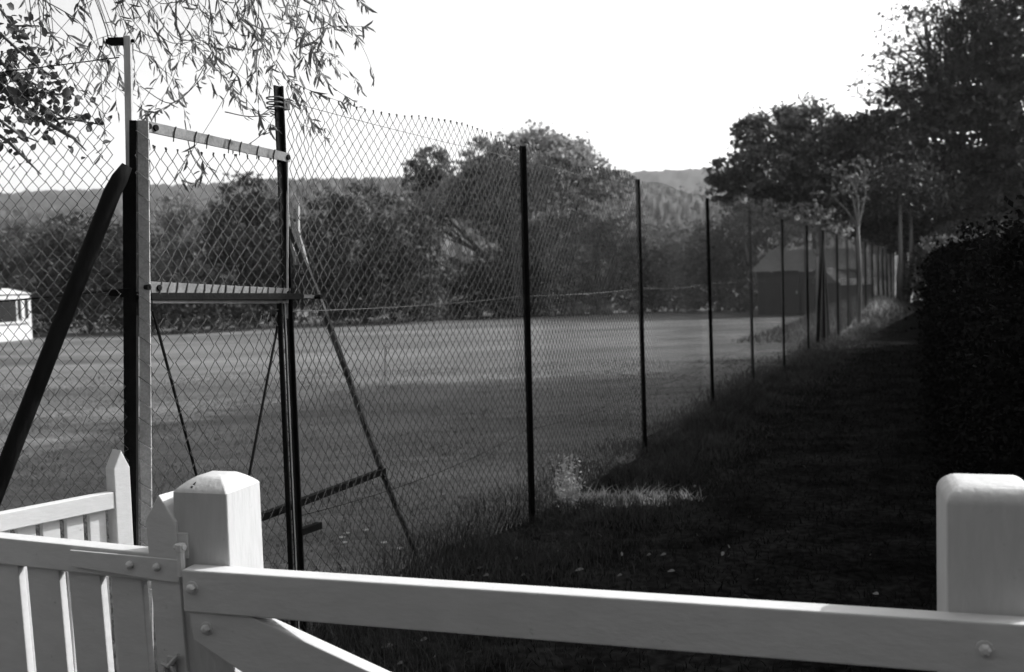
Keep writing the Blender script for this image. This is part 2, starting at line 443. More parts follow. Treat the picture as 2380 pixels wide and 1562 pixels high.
mb.build('prop', M['strut'], corner, smooth=True)
LL = 3.4
EH = W(297, 110, ZL).z
chain('wire_mesh', L0 + LD * .03 + LN * -.02, L0 + LD * LL, .02, EH, .050, .053, .0017, M['wire'], corner, 21, .015)
mb = MB(); sagwire(mb, L0 + Z * (h_mid + .01), L0 + LD * LL + Z * (h_mid - .02), .05, .0025); sagwire(mb, L0 + Z * (EH - .05), L0 + LD * LL + Z * (EH - .05), .02, .002)
mb.build('line_wire', M['steel'], corner)
c = post0.copy(); col.objects.link(c); c.parent = corner; c.location = LD * LL

gate = thing('gateway_panel', (L0 + flat(P0)) / 2, 'fixed mesh panel of pale bars above the court gate between two black posts', 'gate panel')
A = L0 + vx * .022; Bq = flat(P0) - D * .02
mb = MB()
pa = W(333, 280, ZL - .02); pb = W(344, 1560, ZL - .02); pb.z = max(pb.z, .02)
mb.beam(pb, pa, vx, .037, .008); plank = mb.build('frame_upright', M['plank'], gate, .001)
lace = []
for k in range(23):                                  # mesh ends laced round the upright in one long wire
    h = pa.z - .05 - k * .07 - .008 * math.sin(k * 3.1); n = Vector((-vx.y, vx.x, 0)) * .008
    p = pb.lerp(pa, (h - pb.z) / (pa.z - pb.z)); e = pb.lerp(pa, max(0, (h - .05 - pb.z) / (pa.z - pb.z)))
    lace += [p - n - vx * .022 + Z * .016, p - n * 1.1, p - n + vx * .022 - Z * .018, e + n + vx * .020, e + n - vx * .020]
mb = MB(); mb.tube(lace, .0014, 4); mb.build('lacing_wire', M['wire'], plank)
mb = MB(); ta = W(338, 293, ZL - .01); tb = W(672, 367, zr - .02)
mb.beam(ta, tb, Z, .038, .008); tbar = mb.build('top_bar', M['bar'], gate, .001)
for t in (0.01, .05, .16, .29, .37, .52, .60, .73, .86, .98):
    p = ta.lerp(tb, t); n = Vector((gn.x, gn.y, 0)) * .006; mb = MB()
    if t in (.01, .05, .98): mb.tube([p - gn * .004, p + gn * .012], .011, 8); mb.build('bolt', M['steel'], tbar)
    else: mb.tube([p + n + Z * .02 + gd * .012, p + n * 1.3, p + n - Z * .035 - gd * .006], .0022, 4); mb.build('tie_wire', M['steel'], tbar)
mb = MB(); ca = W(345, 668, ZL - .01); cb = W(672, 682, zr - .02)
mb.beam(ca, cb, Z, .040, .014); cbar = mb.build('lower_bar', M['bar'], gate, .001)
for k in range(18):
    mb = MB(); p = ca.lerp(cb, .06 + k * .054 + .008 * math.sin(k * 5.3)); mb.tube([p + gn * .009 + Z * .021 + gd * (.010 + .006 * math.sin(k * 2.1)), p + gn * .011, p + gn * .009 - Z * .022 - gd * .008], .0032, 5); mb.build('tie_wire', M['strut_pale'], cbar)
for t in (-.012, .05, .98): mb = MB(); p = ca.lerp(cb, t); mb.tube([p - gn * .004, p + gn * .014], .010, 8); mb.build('bolt', M['steel'], cbar)
mb = MB(); la = W(345, 689, ZL); lb = W(700, 689, zr)
mb.beam(la, la.lerp(lb, 1.0), Z, .026, .03); mb.beam(W(258, 679, ZL + .03), la, Z, .024, .03)
mb.build('lintel', M['steel'], gate, .002)
mb = MB(); mb.beam(W(690, 688, zr + .02), W(738, 690, zr + .12), Z, .016, .012); ex = mb.build('bar_end', M['bar'], gate)
mb = MB(); p = W(738, 690, zr + .10); mb.tube([p - gn * .02, p + gn * .02], .010, 8); mb.build('bolt', M['steel'], ex)
chain('wire_mesh', A + gd * .02, Bq, h_midr + .0, (h_top_l + h_top_r) / 2 - .035, .068, .07, .0018, M['wire'], gate, 31, .014)
mb = MB(); mb.beam(W(668, 376, zr - .03), W(668, 700, zr - .03), vx, .007, .007); mb.build('edge_rod', M['galv'], gate)

leafg = thing('mesh_gate', (L0 + flat(P0)) / 2, 'closed wire mesh court gate with crossed brace rods below the lintel', 'gate')
mb = MB(); ga = W(352, 701, ZL + .02); gb = W(668, 702, zr - .01); mb.beam(ga, gb, Z, .012, .012); mb.build('top_rail', M['galv'], leafg)
mb = MB(); s0 = W(672, 703, zr - .01); s1 = G(690, 1528); s1 = Vector((P0.x, P0.y, .05)) - D * .075; s0 = Vector((s1.x, s1.y, s0.z)); mb.beam(s1, s0, vx, .018, .02); mb.build('stile', M['steel'], leafg)
mb = MB(); mb.beam(s1 + gn * .014 + vx * .012, s0 + gn * .014 + vx * .012, vx, .004, .004); mb.build('edge_rod', M['galv'], leafg)
mb = MB(); mb.prism([W(628, 706, zr - .05), W(668, 706, zr - .02), W(668, 742, zr - .02)], gn * .004); mb.build('gusset', M['bar'], leafg)
for x0, y0, x1, y1, a_, b_ in ((355, 722, 458, 1110, ZL + .03, ZL + .35), (648, 742, 578, 1110, zr - .05, zr - .35)):
    p = W(x0, y0, a_); q2 = W(x1, y1, b_); e = p + (q2 - p) * 1.75; e.z = max(e.z, .05)
    mb = MB(); mb.tube([p, p.lerp(e, .5), e], .0055, 6); mb.build('brace_rod', M['steel'], leafg)
chain('wire_mesh', A + gd * .03 - gn * .01, Bq - gn * .01, .06, h_midr - .06, .068, .07, .0018, M['wire'], leafg, 32, .016)
mb = MB(); mb.beam(L0 + gd * .04 + Z * .08, flat(P0) - gd * .05 + Z * .08, Z, .03, .02); mb.build('bottom_rail', M['steel'], leafg)

# ------------------------------------------------------------------ white post and rail fence in front
HR = .932
ra = G(422, 1324, HR); rb = G(2380, 1452, HR)
rd = (rb - ra).normalized(); rn = Vector((-rd.y, rd.x, 0))       # rn: away from the camera
print('rail', ra, rb, rd)
rail = thing('rail_fence', flat(ra), 'white painted post and rail barrier across the foot of the path with bolted rails', 'fence')
RT, RH = .052, .104
end = ra + rd * 2.35
mb = MB(); c = (ra + end) / 2 + rn * RT / 2 - Z * RH / 2; mb.box(c, rd * (end - ra).length / 2, rn * RT / 2, Z * RH / 2)
r1 = mb.build('rail', M['paint'], rail, .004)
def bolt(parent, p, r=.011):
    mb = MB(); mb.tube([p + rn * .002, p - rn * .003], r * 1.5, 10); mb.tube([p - rn * .003, p - rn * .012, p - rn * .016], [r, r, r * .5], 6)
    return mb.build('bolt', M['paint'], parent, .001)
def on_rail(x, y):
    d = (W(x, y, 1) - CAM); t = (ra - CAM).dot(rn) / d.dot(rn); return CAM + d * t
bolt(r1, on_rail(447, 1366)); bolt(r1, on_rail(2288, 1508), .011)
# brace: starts upright against the post, then slopes down
b0 = on_rail(436, 1423); b1 = on_rail(446, 1490); b2 = on_rail(560, 1566); bt = on_rail(580, 1436)
slope = (on_rail(860, 1566) - bt); bb = b2 + slope * 3.2
sd = rn * .006
poly = [b0 + sd, b1 + sd, b2 + sd, bb + sd, bt + slope * 3.2 + sd, bt + sd]
for p in poly: p.z = max(p.z, .0)
mb = MB(); mb.prism(poly, rn * (RT - .01)); br = mb.build('brace', M['paint'], rail, .003)
bolt(br, on_rail(478, 1462) + sd)

def cap_post(parent, corner_pt, wd, h_edge, h_cap, rnd_=1.2, flat_in=.55, name='post'):
    """square post; corner_pt is the right end of its front face"""
    cen = corner_pt - rd * wd / 2 + rn * wd / 2; cen.z = 0
    mb = MB(); rings = []
    def sq(h, k): return [cen + (rd * a + rn * b) * wd / 2 * k + Z * h for a, b in ((-1, -1), (1, -1), (1, 1), (-1, 1))]
    rings = [sq(-.1, 1.02), sq(h_edge * .5, 1.01), sq(h_edge, 1)]
    for k in range(1, 13):
        t = k / 12
        rings.append(sq(h_edge + h_cap * (1 - (1 - t) ** rnd_), 1 - (1 - flat_in) * t ** rnd_))
    mb.loft(rings)
    o = mb.build(name, M['paint_grain'], parent, .003)
    for p_ in o.data.polygons: p_.use_smooth = True
    o.data.set_sharp_from_angle(angle=R(24))
    return o, cen
pc = on_rail(526, 1146) + rn * (RT + .001)
# find the post corner in the plane behind the rail
def on_plane(x, y, off):
    d = (W(x, y, 1) - CAM); t = ((ra + rn * off) - CAM).dot(rn) / d.dot(rn); return CAM + d * t
pc = on_plane(526, 1149, RT + .001)
lp, lc = cap_post(rail, Vector((pc.x, pc.y, 0)), .152, pc.z, .034, flat_in=.42)
print('left post', pc)
qc = on_plane(2199, 1175, RT + .001)
rp, rc = cap_post(rail, Vector((qc.x, qc.y, 0)) + rd * .172, .172, qc.z, .038, flat_in=.5, rnd_=1.7)
mb = MB(); p = on_plane(447, 1132, RT - .004); mb.tube([p + Z * .012, p + Z * .004 + rd * .004, p - Z * .008 - rd * .003], [.002, .004, .003], 6); 
kn0 = on_plane(450, 1131, RT + .018); nb = (Z * .8 - rn * .6).normalized(); ka = (Z * .6 + rn * .8 + rd * .3).normalized(); kb = nb.cross(ka)
mb = MB(); mb.prism([kn0 + ka * .012 + nb * .002, kn0 + kb * .004, kn0 - ka * .007 + kb * .003, kn0 - ka * .008 - kb * .003, kn0 - kb * .004], nb * .004); mb.build('knot', M['steel'], lp)
# hinge plate on the left post
hp = MB(); a = on_plane(407, 1240, RT - .003); b = on_plane(440, 1300, RT - .003)
w_ = .034
pcn = on_plane(424, 1268, RT - .002)
hp.box(pcn, rd * .017, rn * .003, Z * .032); plate = hp.build('hinge_plate', M['paint'], lp, .002)

# ------------------------------------------------------------------ near picket gate hung on the left post
HG = .95
g0 = G(0, 1250, HG); g1 = G(334, 1284, HG)
kd = (g1 - g0).normalized(); kn = Vector((-kd.y, kd.x, 0))       # kn away from camera
hinge = g1 + kd * .02
pg = thing('picket_gate', flat(g1), 'white picket gate with flat boards hinged on the big white post at lower left', 'gate')
lean = Vector((.035, 0, 0))
def up_k(h): return Z * h + kd * (HG - h) * .045               # boards lean a little
GL = 1.15
mb = MB(); s = g1 + kd * .03; e = s - kd * GL
mb.box((s + e) / 2 - Z * .036 + kn * .025, kd * GL / 2, kn * .025, Z * .036)
trail = mb.build('top_rail', M['paint'], pg, .003)
mb = MB(); mb.box((s + e) / 2 - Z * .74 + kn * .02 + kd * .02, kd * (GL / 2 - .02), kn * .02, Z * .04); mb.build('bottom_rail', M['paint'], pg, .003)
def kplane(x, y, off):
    d = (W(x, y, 1) - CAM); t = ((g1 + kn * off) - CAM).dot(kn) / d.dot(kn); return CAM + d * t
# boards, left to right, from the gaps seen under the rail
gaps = [(-150, -128), (-52, -30), (41, 61), (135, 156), (230, 254), (326, 346)]
for i in range(len(gaps)):
    xl = gaps[i - 1][1] if i else -250
    xr = gaps[i][0]
    a = kplane(xl, 1330, .014); b = kplane(xr, 1330, .014)
    wv = (b - a).dot(kd); cpt = (a + b) / 2
    mb = MB(); bh = .80
    ctr = Vector((cpt.x, cpt.y, HG - .03)); low = Vector((cpt.x, cpt.y, HG - .03 - bh)) + kd * .036
    mb.beam(low + kn * .011, ctr + kn * .011, kd, wv, .022)
    mb.build('picket', M['paint'], pg, .003)
# hanging stile with its pointed head
sa = kplane(338, 1208, -.004); sb_ = kplane(406, 1206, -.004); ap = kplane(368, 1150, -.004)
wv = (sb_ - sa).dot(kd)
low = Vector((0, 0, .12))
poly = [sa, ap, sa + kd * wv]
b0_ = sa + kd * .036 - Z * (sa.z - .12); b1_ = b0_ + kd * wv
mb = MB(); mb.prism([b0_, sa, ap, sa + kd * wv, b1_], kn * .075); stile = mb.build('stile', M['paint'], pg, .003)
mb = MB(); ha = kplane(175, 1292, -.012); hb = kplane(404, 1328, -.012); up_h = .026
hbm = [kplane(165, 1277, -.006), kplane(420, 1300, -.006), kplane(420, 1353, -.006), kplane(385, 1350, -.006), kplane(170, 1316, -.006)]
mb.prism(hbm, kn * -.006); hs = mb.build('hinge_strap', M['paint'], pg, .002)
mb = MB(); kp = on_plane(430, 1300, -.01)
kp = kplane(420, 1292, -.02); mb.tube([kp - Z * .05, kp + Z * .012], .010, 10); mb.tube([kp + Z * .012, kp + Z * .03], .013, 10); mb.tube([kp + Z * .020 - kd * .016, kp + Z * .022 + kd * .014], .008, 8)
mb.build('hinge_pin', M['paint'], hs, .001)
for x, y in ((365, 1318), (302, 1313)):
    p = kplane(x, y, -.013); mb = MB(); mb.tube([p, p - kn * .006, p - kn * .012], [.011, .010, .004], 8); mb.build('bolt', M['paint'], hs)
mb = MB(); p = kplane(402, 1543, -.006)
mb.box(p - kn * .003, kd * .012, kn * .004, Z * .02); mb.tube([p - kn * .012 + kd * .03 + Z * .03, p - kn * .016, p - kn * .012 - kd * .022 + Z * .004], .006, 6)
mb.tube([p - kn * .014 + (kd * math.cos(a) + Z * math.sin(a)) * .014 - Z * .012 for a in np.linspace(0, 6.28, 10)], .005, 6)
mb.build('latch', M['galv'], pg)

# ------------------------------------------------------------------ second picket section behind, sunlit
q0 = G(0, 1194, .95); q1 = G(266, 1143, .95); qd = (q1 - q0).normalized(); qn = Vector((qd.y, -qd.x, 0))  # qn to camera/right
pf = thing('picket_fence', flat(q1), 'sunlit white picket section with pointed end stile standing behind the near gate', 'fence')
e0 = q1 - qd * 1.6
mb = MB(); mb.box((e0 + q1) / 2 - Z * .028 - qn * .018, qd * (q1 - e0).length / 2, qn * .018, Z * .028); mb.build('top_rail', M['paint'], pf, .003)
mb = MB(); mb.box((e0 + q1) / 2 - Z * .72 - qn * .018, qd * (q1 - e0).length / 2, qn * .018, Z * .04); mb.build('bottom_rail', M['paint'], pf, .003)
for k in range(19):
    c = q1 - qd * (.022 + .028 + k * .076) - qn * .032
    mb = MB(); mb.beam(Vector((c.x, c.y, .1)), Vector((c.x, c.y, .935)), qd, .055, .020); mb.build('picket', M['paint'], pf, .002)
c = q1 + qd * .028 - qn * .02; hp_ = W(283, 1090, depth(q1)).z; ha_ = W(285, 1047, depth(q1)).z
mb = MB(); a = c - qd * .028 + qn * .024; b = c + qd * .028 + qn * .024
A0 = Vector((a.x, a.y, -.05)); B0 = Vector((b.x, b.y, -.05)); a.z = b.z = hp_; m_ = (a + b) / 2; m_.z = ha_
mb.prism([A0, a, m_, b, B0], qn * -.056); mb.build('stile', M['paint'], pf, .003)

# ------------------------------------------------------------------ foliage
def leaf_quads(P, L, rs, wr=.5, upb=.0, dirs=None, hexa=False):
    n = len(P)
    d = rs.normal(size=(n, 3)) if dirs is None else dirs
    d /= np.linalg.norm(d, axis=1)[:, None] + 1e-9
    nn = rs.normal(size=(n, 3)); nn[:, 2] += upb
    s = np.cross(d, nn); s /= np.linalg.norm(s, axis=1)[:, None] + 1e-9
    Ls = (L * rs.uniform(.6, 1.3, n))[:, None]
    if hexa:
        up2 = np.cross(s, d) * Ls * .10
        q = [P - d * Ls * .5, P - d * Ls * .18 + s * Ls * wr * .46 + up2, P + d * Ls * .2 + s * Ls * wr * .38 + up2 * .6, P + d * Ls * .5 - up2, P + d * Ls * .2 - s * Ls * wr * .38 + up2 * .6, P - d * Ls * .18 - s * Ls * wr * .46 + up2]
        V = np.stack(q, 1).reshape(-1, 3); i = np.arange(n)[:, None] * 6
        return V, np.concatenate([i + np.array([[0, 1, 2, 3]]), i + np.array([[0, 3, 4, 5]])])
    a = P - d * Ls * .5; b = P + s * Ls * wr * .5 - d * Ls * .05; c = P + d * Ls * .5; e = P - s * Ls * wr * .5 - d * Ls * .05
    V = np.stack([a, b, c, e], 1).reshape(-1, 3)
    return V, np.arange(n * 4).reshape(n, 4)

SUNHOLES = [(G(1325, 1175), .34), (G(1430, 1165), .26), (G(2040, 780), .8), (G(2000, 800), .6)]
def tree(name, label, cat, z, lobes, trunk, n, leaf, m, seed, clump=.16, per=26, bark='bark', group=None, sparse=0.0, trad=None, fan=1.0, base=None, world=False):
    rs = np.random.RandomState(seed); rnd = random.Random(seed)
    foot = flat(W(trunk, 700, z)) if base is None else flat(base)
    root = thing(name, foot, label, cat, group)
    if group == g_b:                                   # leaf down to the ground
        gy = 653 - .031 * (trunk - 1190) + CAM_H * F_PX / z; lo_ = min(l[0] - l[2] for l in lobes); hi_ = max(l[0] + l[2] for l in lobes)
        lobes = lobes + [((lo_ + hi_) / 2, gy - 16, (hi_ - lo_) * (.5 if cat == 'bush' else .42), 26)]
    areas = np.array([l[2] * l[3] for l in lobes], float); areas /= areas.sum()
    Ps = []; clumps = []; centres = []
    for (cx, cy, rx, ry), a in zip(lobes, areas):
        c = np.array(W(cx, cy, z)) if not world else np.array((cx[0], cx[1], cy)); s = z / F_PX if not world else 1.0
        dz = 0 if world else rs.uniform(-.3, .3) * rx * s; c = c + np.array(fw) * dz; centres.append(c)
        nc = max(4, int(n * a / per))
        u = rs.normal(size=(nc, 3)); u /= np.linalg.norm(u, axis=1)[:, None]
        r = rs.uniform(.25, 1, nc) ** (1 / 2.4) * (1 + rs.normal(0, .07, nc))
        ax = np.array([rx * s, rx * s * .9, ry * s])
        cc = c + u * r[:, None] * ax
        keep = rs.uniform(size=nc) > sparse; cc = cc[keep]
        cc = cc[cc[:, 2] > .15]; clumps.append(cc)
        cs = clump * math.sqrt(rx * ry) * s * rs.uniform(.6, 1.4, len(cc))
        k = rs.poisson(per, len(cc)); idx = np.repeat(np.arange(len(cc)), k)
        g = rs.normal(size=(len(idx), 3)) * cs[idx][:, None] * np.array([1.1, 1.1, .62])
        Ps.append(cc[idx] + g)
    P = np.concatenate(Ps); P = P[P[:, 2] > .05]
    for q, rad in SUNHOLES:                            # chinks that let a shaft of sun through
        dq = P - np.array(q); t_ = dq @ np.array(sdir); P = P[~((t_ > 0) & (np.linalg.norm(dq - t_[:, None] * np.array(sdir), axis=1) < rad + leaf * .55))]
    V, f = leaf_quads(P, leaf, rs, .55, .6)
    np_mesh('crown', V, f, M[m], root)
    # trunk, limbs and twigs
    mb = MB(); low = min(c[2] for c in centres)
    tr = trad or max(.06, .035 * max(c[2] for c in centres))
    fork = Vector((foot.x, foot.y, max(.4, low * .75)))
    mb.tube([foot - Z * .1, foot + Z * .15, foot.lerp(fork, .5) + Vector((rnd.uniform(-.1, .1), 0, 0)), fork], [tr * 1.35, tr * 1.1, tr * .95, tr * .8], 8)
    for c, cl in zip(centres, clumps):
        c = Vector(c); mid = fork.lerp(c, .5) + Vector((rnd.uniform(-.3, .3), rnd.uniform(-.3, .3), rnd.uniform(0, .4))) * (c - fork).length * .25
        mb.tube([fork, fork.lerp(mid, .5), mid, mid.lerp(c, .6), c], [tr * .6, tr * .5, tr * .38, tr * .26, tr * .14], 6, False)
        if len(cl):
            for q in cl[rs.permutation(len(cl))[:int(9 * fan)]]:
                q = Vector(q); s_ = mid.lerp(c, rnd.random()); mm = s_.lerp(q, .5) + Z * rnd.uniform(-.05, .2) * (q - s_).length
                mb.tube([s_, mm, q], [tr * .16, tr * .1, tr * .03], 4, False)
    mb.build('trunk', M[bark], root, smooth=True)
    return root

g_b = 'hedgerow trees and bushes along the far side of the field'
tree('broadleaf_tree', 'big round-headed tree standing highest at the far side of the field', 'tree', 47,
     [(1240, 400, 130, 95), (1170, 430, 100, 85), (1320, 400, 95, 80), (1265, 350, 75, 48), (1250, 500, 150, 90), (1380, 480, 90, 80), (1120, 470, 70, 60), (1190, 560, 60, 70), (1320, 580, 100, 70), (1010, 475, 80, 40), (955, 490, 45, 45), (1080, 440, 60, 55), (1420, 440, 60, 55), (1130, 370, 60, 45)],
     1240, 32000, .26, 'leaf_mid', 1, .13, 22, group=g_b)
tree('broadleaf_tree', 'lower spreading tree with a straight dark trunk right of the big round tree', 'tree', 45,
     [(1430, 530, 85, 70), (1380, 560, 75, 55), (1470, 590, 55, 60), (1330, 610, 60, 50)], 1397, 9000, .24, 'leaf_mid', 2, .14, 22, trad=.42, group=g_b)
tree('broadleaf_tree', 'small upright tree showing through the mesh left of the big round tree', 'tree', 52,
     [(1000, 385, 50, 48), (1020, 430, 55, 45), (975, 430, 40, 45), (1000, 480, 60, 50)], 1000, 5000, .26, 'leaf', 3, .15, 20, group=g_b)
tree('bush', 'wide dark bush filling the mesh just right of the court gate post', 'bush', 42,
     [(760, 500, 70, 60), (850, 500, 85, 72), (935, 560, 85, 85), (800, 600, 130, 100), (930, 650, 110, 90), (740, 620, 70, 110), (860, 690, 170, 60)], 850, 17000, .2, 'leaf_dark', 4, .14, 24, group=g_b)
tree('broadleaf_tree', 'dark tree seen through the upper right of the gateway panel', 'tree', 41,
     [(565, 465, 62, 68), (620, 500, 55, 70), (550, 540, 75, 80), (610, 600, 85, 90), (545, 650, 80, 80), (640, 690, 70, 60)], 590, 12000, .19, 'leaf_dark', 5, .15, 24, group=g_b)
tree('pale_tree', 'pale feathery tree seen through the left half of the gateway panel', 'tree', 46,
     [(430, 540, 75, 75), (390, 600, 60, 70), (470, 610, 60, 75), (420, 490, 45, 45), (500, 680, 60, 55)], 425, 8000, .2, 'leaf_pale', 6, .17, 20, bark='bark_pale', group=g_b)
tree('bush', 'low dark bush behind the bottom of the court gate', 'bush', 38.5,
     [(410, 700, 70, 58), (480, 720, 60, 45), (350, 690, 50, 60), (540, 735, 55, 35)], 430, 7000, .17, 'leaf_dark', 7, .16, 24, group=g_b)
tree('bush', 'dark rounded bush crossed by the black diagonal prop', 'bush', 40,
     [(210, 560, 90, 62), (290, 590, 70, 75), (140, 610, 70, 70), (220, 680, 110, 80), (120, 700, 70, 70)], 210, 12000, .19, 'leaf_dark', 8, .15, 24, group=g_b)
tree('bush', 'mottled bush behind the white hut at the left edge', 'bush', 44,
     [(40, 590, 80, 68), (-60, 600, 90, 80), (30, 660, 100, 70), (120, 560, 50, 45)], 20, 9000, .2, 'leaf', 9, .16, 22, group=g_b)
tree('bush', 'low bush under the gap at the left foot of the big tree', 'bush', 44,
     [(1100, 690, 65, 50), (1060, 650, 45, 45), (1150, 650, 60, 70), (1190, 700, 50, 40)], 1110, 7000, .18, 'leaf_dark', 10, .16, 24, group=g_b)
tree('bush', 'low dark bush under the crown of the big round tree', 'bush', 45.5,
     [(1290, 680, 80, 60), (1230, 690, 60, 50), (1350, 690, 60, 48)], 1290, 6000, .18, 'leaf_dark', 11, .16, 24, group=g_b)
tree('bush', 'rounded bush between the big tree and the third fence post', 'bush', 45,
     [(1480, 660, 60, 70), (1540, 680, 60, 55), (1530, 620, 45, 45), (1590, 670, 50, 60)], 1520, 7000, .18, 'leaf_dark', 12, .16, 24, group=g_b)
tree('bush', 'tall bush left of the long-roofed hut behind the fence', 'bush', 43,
     [(1660, 590, 65, 75), (1720, 570, 60, 70), (1640, 660, 60, 75), (1720, 660, 70, 75), (1600, 620, 45, 60)], 1670, 10000, .18, 'leaf', 13, .16, 24, group=g_b)
tree('bush', 'pale twiggy bush above the roof end of the long hut', 'bush', 41,
     [(1780, 510, 50, 42), (1720, 500, 45, 40), (1830, 545, 45, 35), (1850, 500, 40, 30)], 1780, 3200, .16, 'leaf_pale', 14, .2, 14, bark='bark_pale', group=g_b)
# trees on the right
g_r = 'tall trees rising on the right beyond the path'
tree('broadleaf_tree', 'broad dark tree rising behind the hut right of the open sky', 'tree', 46,
     [(1800, 310, 85, 65), (1890, 300, 90, 70), (1745, 310, 45, 40), (1700, 395, 60, 42), (1790, 400, 110, 75), (1920, 390, 120, 100), (1680, 440, 45, 35), (1760, 470, 80, 50), (1980, 330, 70, 70), (1900, 480, 130, 70)],
     1900, 24000, .25, 'leaf', 20, .13, 22, group=g_r)
tree('broadleaf_tree', 'dark tree filling the gap above the far end of the path', 'tree', 42,
     [(2050, 400, 90, 110), (2010, 320, 70, 70), (2090, 300, 70, 60), (2100, 480, 100, 80), (2020, 500, 70, 60), (2060, 560, 90, 40), (2170, 420, 90, 100)], 2100, 17000, .24, 'leaf_dark', 21, .14, 22, group=g_r)
tree('broadleaf_tree', 'tallest tree on the right with a thin twiggy top against the sky', 'tree', 43,
     [(2320, 120, 90, 120), (2250, 200, 110, 90), (2330, 320, 130, 130), (2200, 330, 100, 95), (2260, 450, 140, 90), (2130, 250, 70, 60), (2420, 260, 130, 220), (2340, 20, 90, 80)],
     2330, 23000, .28, 'leaf_dark', 22, .15, 24, group=g_r, fan=2.5)
tree('broadleaf_tree', 'sparse half-bare tree fanning thin branches against the sky at upper right', 'tree', 45,
     [(2150, 90, 100, 90), (2220, 30, 100, 70), (2060, 190, 75, 55), (2140, 200, 90, 70), (2240, 110, 80, 80), (2100, 290, 80, 60), (2300, 10, 90, 60)],
     2220, 4200, .23, 'leaf', 23, .2, 9, group=g_r, fan=9, trad=.24)
tree('bare_tree', 'slim pale tree forking upward behind the fence posts', 'tree', 27,
     [(1985, 420, 45, 60), (1950, 400, 40, 45), (2015, 390, 35, 50), (1930, 450, 35, 35)], 1996, 260, .13, 'leaf', 24, .25, 9, bark='bark_pale', group=g_r, trad=.055, fan=3)
tree('bare_tree', 'small pale shrub with upright twigs beside the stayed fence post', 'shrub', 31,
     [(1890, 500, 35, 30), (1930, 545, 40, 25), (1860, 530, 30, 25)], 1900, 420, .13, 'leaf', 25, .25, 9, bark='bark_pale', group=g_r, trad=.04, fan=3)

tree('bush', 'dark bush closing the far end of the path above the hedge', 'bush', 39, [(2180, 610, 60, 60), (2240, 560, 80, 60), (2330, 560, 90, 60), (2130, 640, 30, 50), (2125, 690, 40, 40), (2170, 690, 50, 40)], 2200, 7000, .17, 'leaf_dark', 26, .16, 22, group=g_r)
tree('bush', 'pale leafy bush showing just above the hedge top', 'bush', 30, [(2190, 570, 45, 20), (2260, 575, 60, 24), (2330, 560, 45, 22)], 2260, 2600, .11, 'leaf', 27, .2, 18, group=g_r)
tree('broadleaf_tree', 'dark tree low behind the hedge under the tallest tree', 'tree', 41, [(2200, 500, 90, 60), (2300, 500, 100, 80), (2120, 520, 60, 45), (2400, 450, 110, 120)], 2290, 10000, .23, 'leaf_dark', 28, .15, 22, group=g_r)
g_o = 'trees beside the path outside the picture'
for i, (s_, c_, h_, r_) in enumerate(((6.4, 7.2, 8.2, 1.9), (8.9, 8.0, 11.0, 2.6), (12.0, 8.4, 12.6, 2.9), (15.4, 8.8, 13.8, 3.0), (18.6, 9.4, 14.6, 2.9))):
    q = along(s_, c_); a = (q.x, q.y)
    tree('broadleaf_tree', 'tree standing beside the path to the right of the picture', 'tree', 10, [(a, h_ - r_ * .7, r_, r_ * .8), ((a[0] + .7, a[1] + .8), h_ * .45, r_ * .9, h_ * .3), ((a[0] - .6, a[1] - .6), h_ * .55, r_ * .8, h_ * .28), ((a[0] + .2, a[1]), h_ * .25, r_ * .9, h_ * .25)], 0, 22000, .42, 'leaf_dark', 40 + i, .2, 20, group=g_o, base=q, world=True)
for i, (x, y, h_) in enumerate(((-7.5, -6.5, 5), (-2.0, -8, 6.5), (3, -6.0, 8.5), (8, -4.0, 8), (-11, -2, 5))):  # added out of view to hold sky light off the shaded front faces
    tree('broadleaf_tree', 'unseen tree added behind the viewer to dim the light from there', 'tree', 10, [((x, y), h_ * .7, 3.0, h_ * .3), ((x + 1, y), h_ * .35, 2.8, h_ * .35), ((x - 1.5, y), h_ * .4, 2.4, h_ * .35)], 0, 4500, .42, 'leaf_dark', 50 + i, .2, 20, group='unseen trees added behind the viewer', base=Vector((x, y, 0)), world=True)
# two pale trunks at the far end of the path
for i, (x, yb, yt, lx, lab) in enumerate(((2085, 720, 560, 8, 'slim sunlit trunk at the very end of the fence'), (2106, 700, 575, 12, 'leaning sunlit trunk just left of the hedge end'))):
    f0 = flat(W(x, 700, 39 + i)); t_ = thing('slender_tree', f0, lab, 'tree', g_r)
    tp = W(x + lx, yt, 39 + i); mb = MB(); mb.tube([f0 - Z * .1, f0.lerp(tp, .5) + rt * .08, tp, tp + Z * 2], [.13, .1, .08, .04], 7); mb.build('trunk', M['bark_pale'], t_, smooth=True)
    rs = np.random.RandomState(60 + i); P = np.array(tp + Z * 2.2) + rs.normal(size=(1500, 3)) * np.array([.7, .7, .6])
    V, f = leaf_quads(P, .18, rs, .5, .5); np_mesh('crown', V, f, M['leaf_dark'], t_)

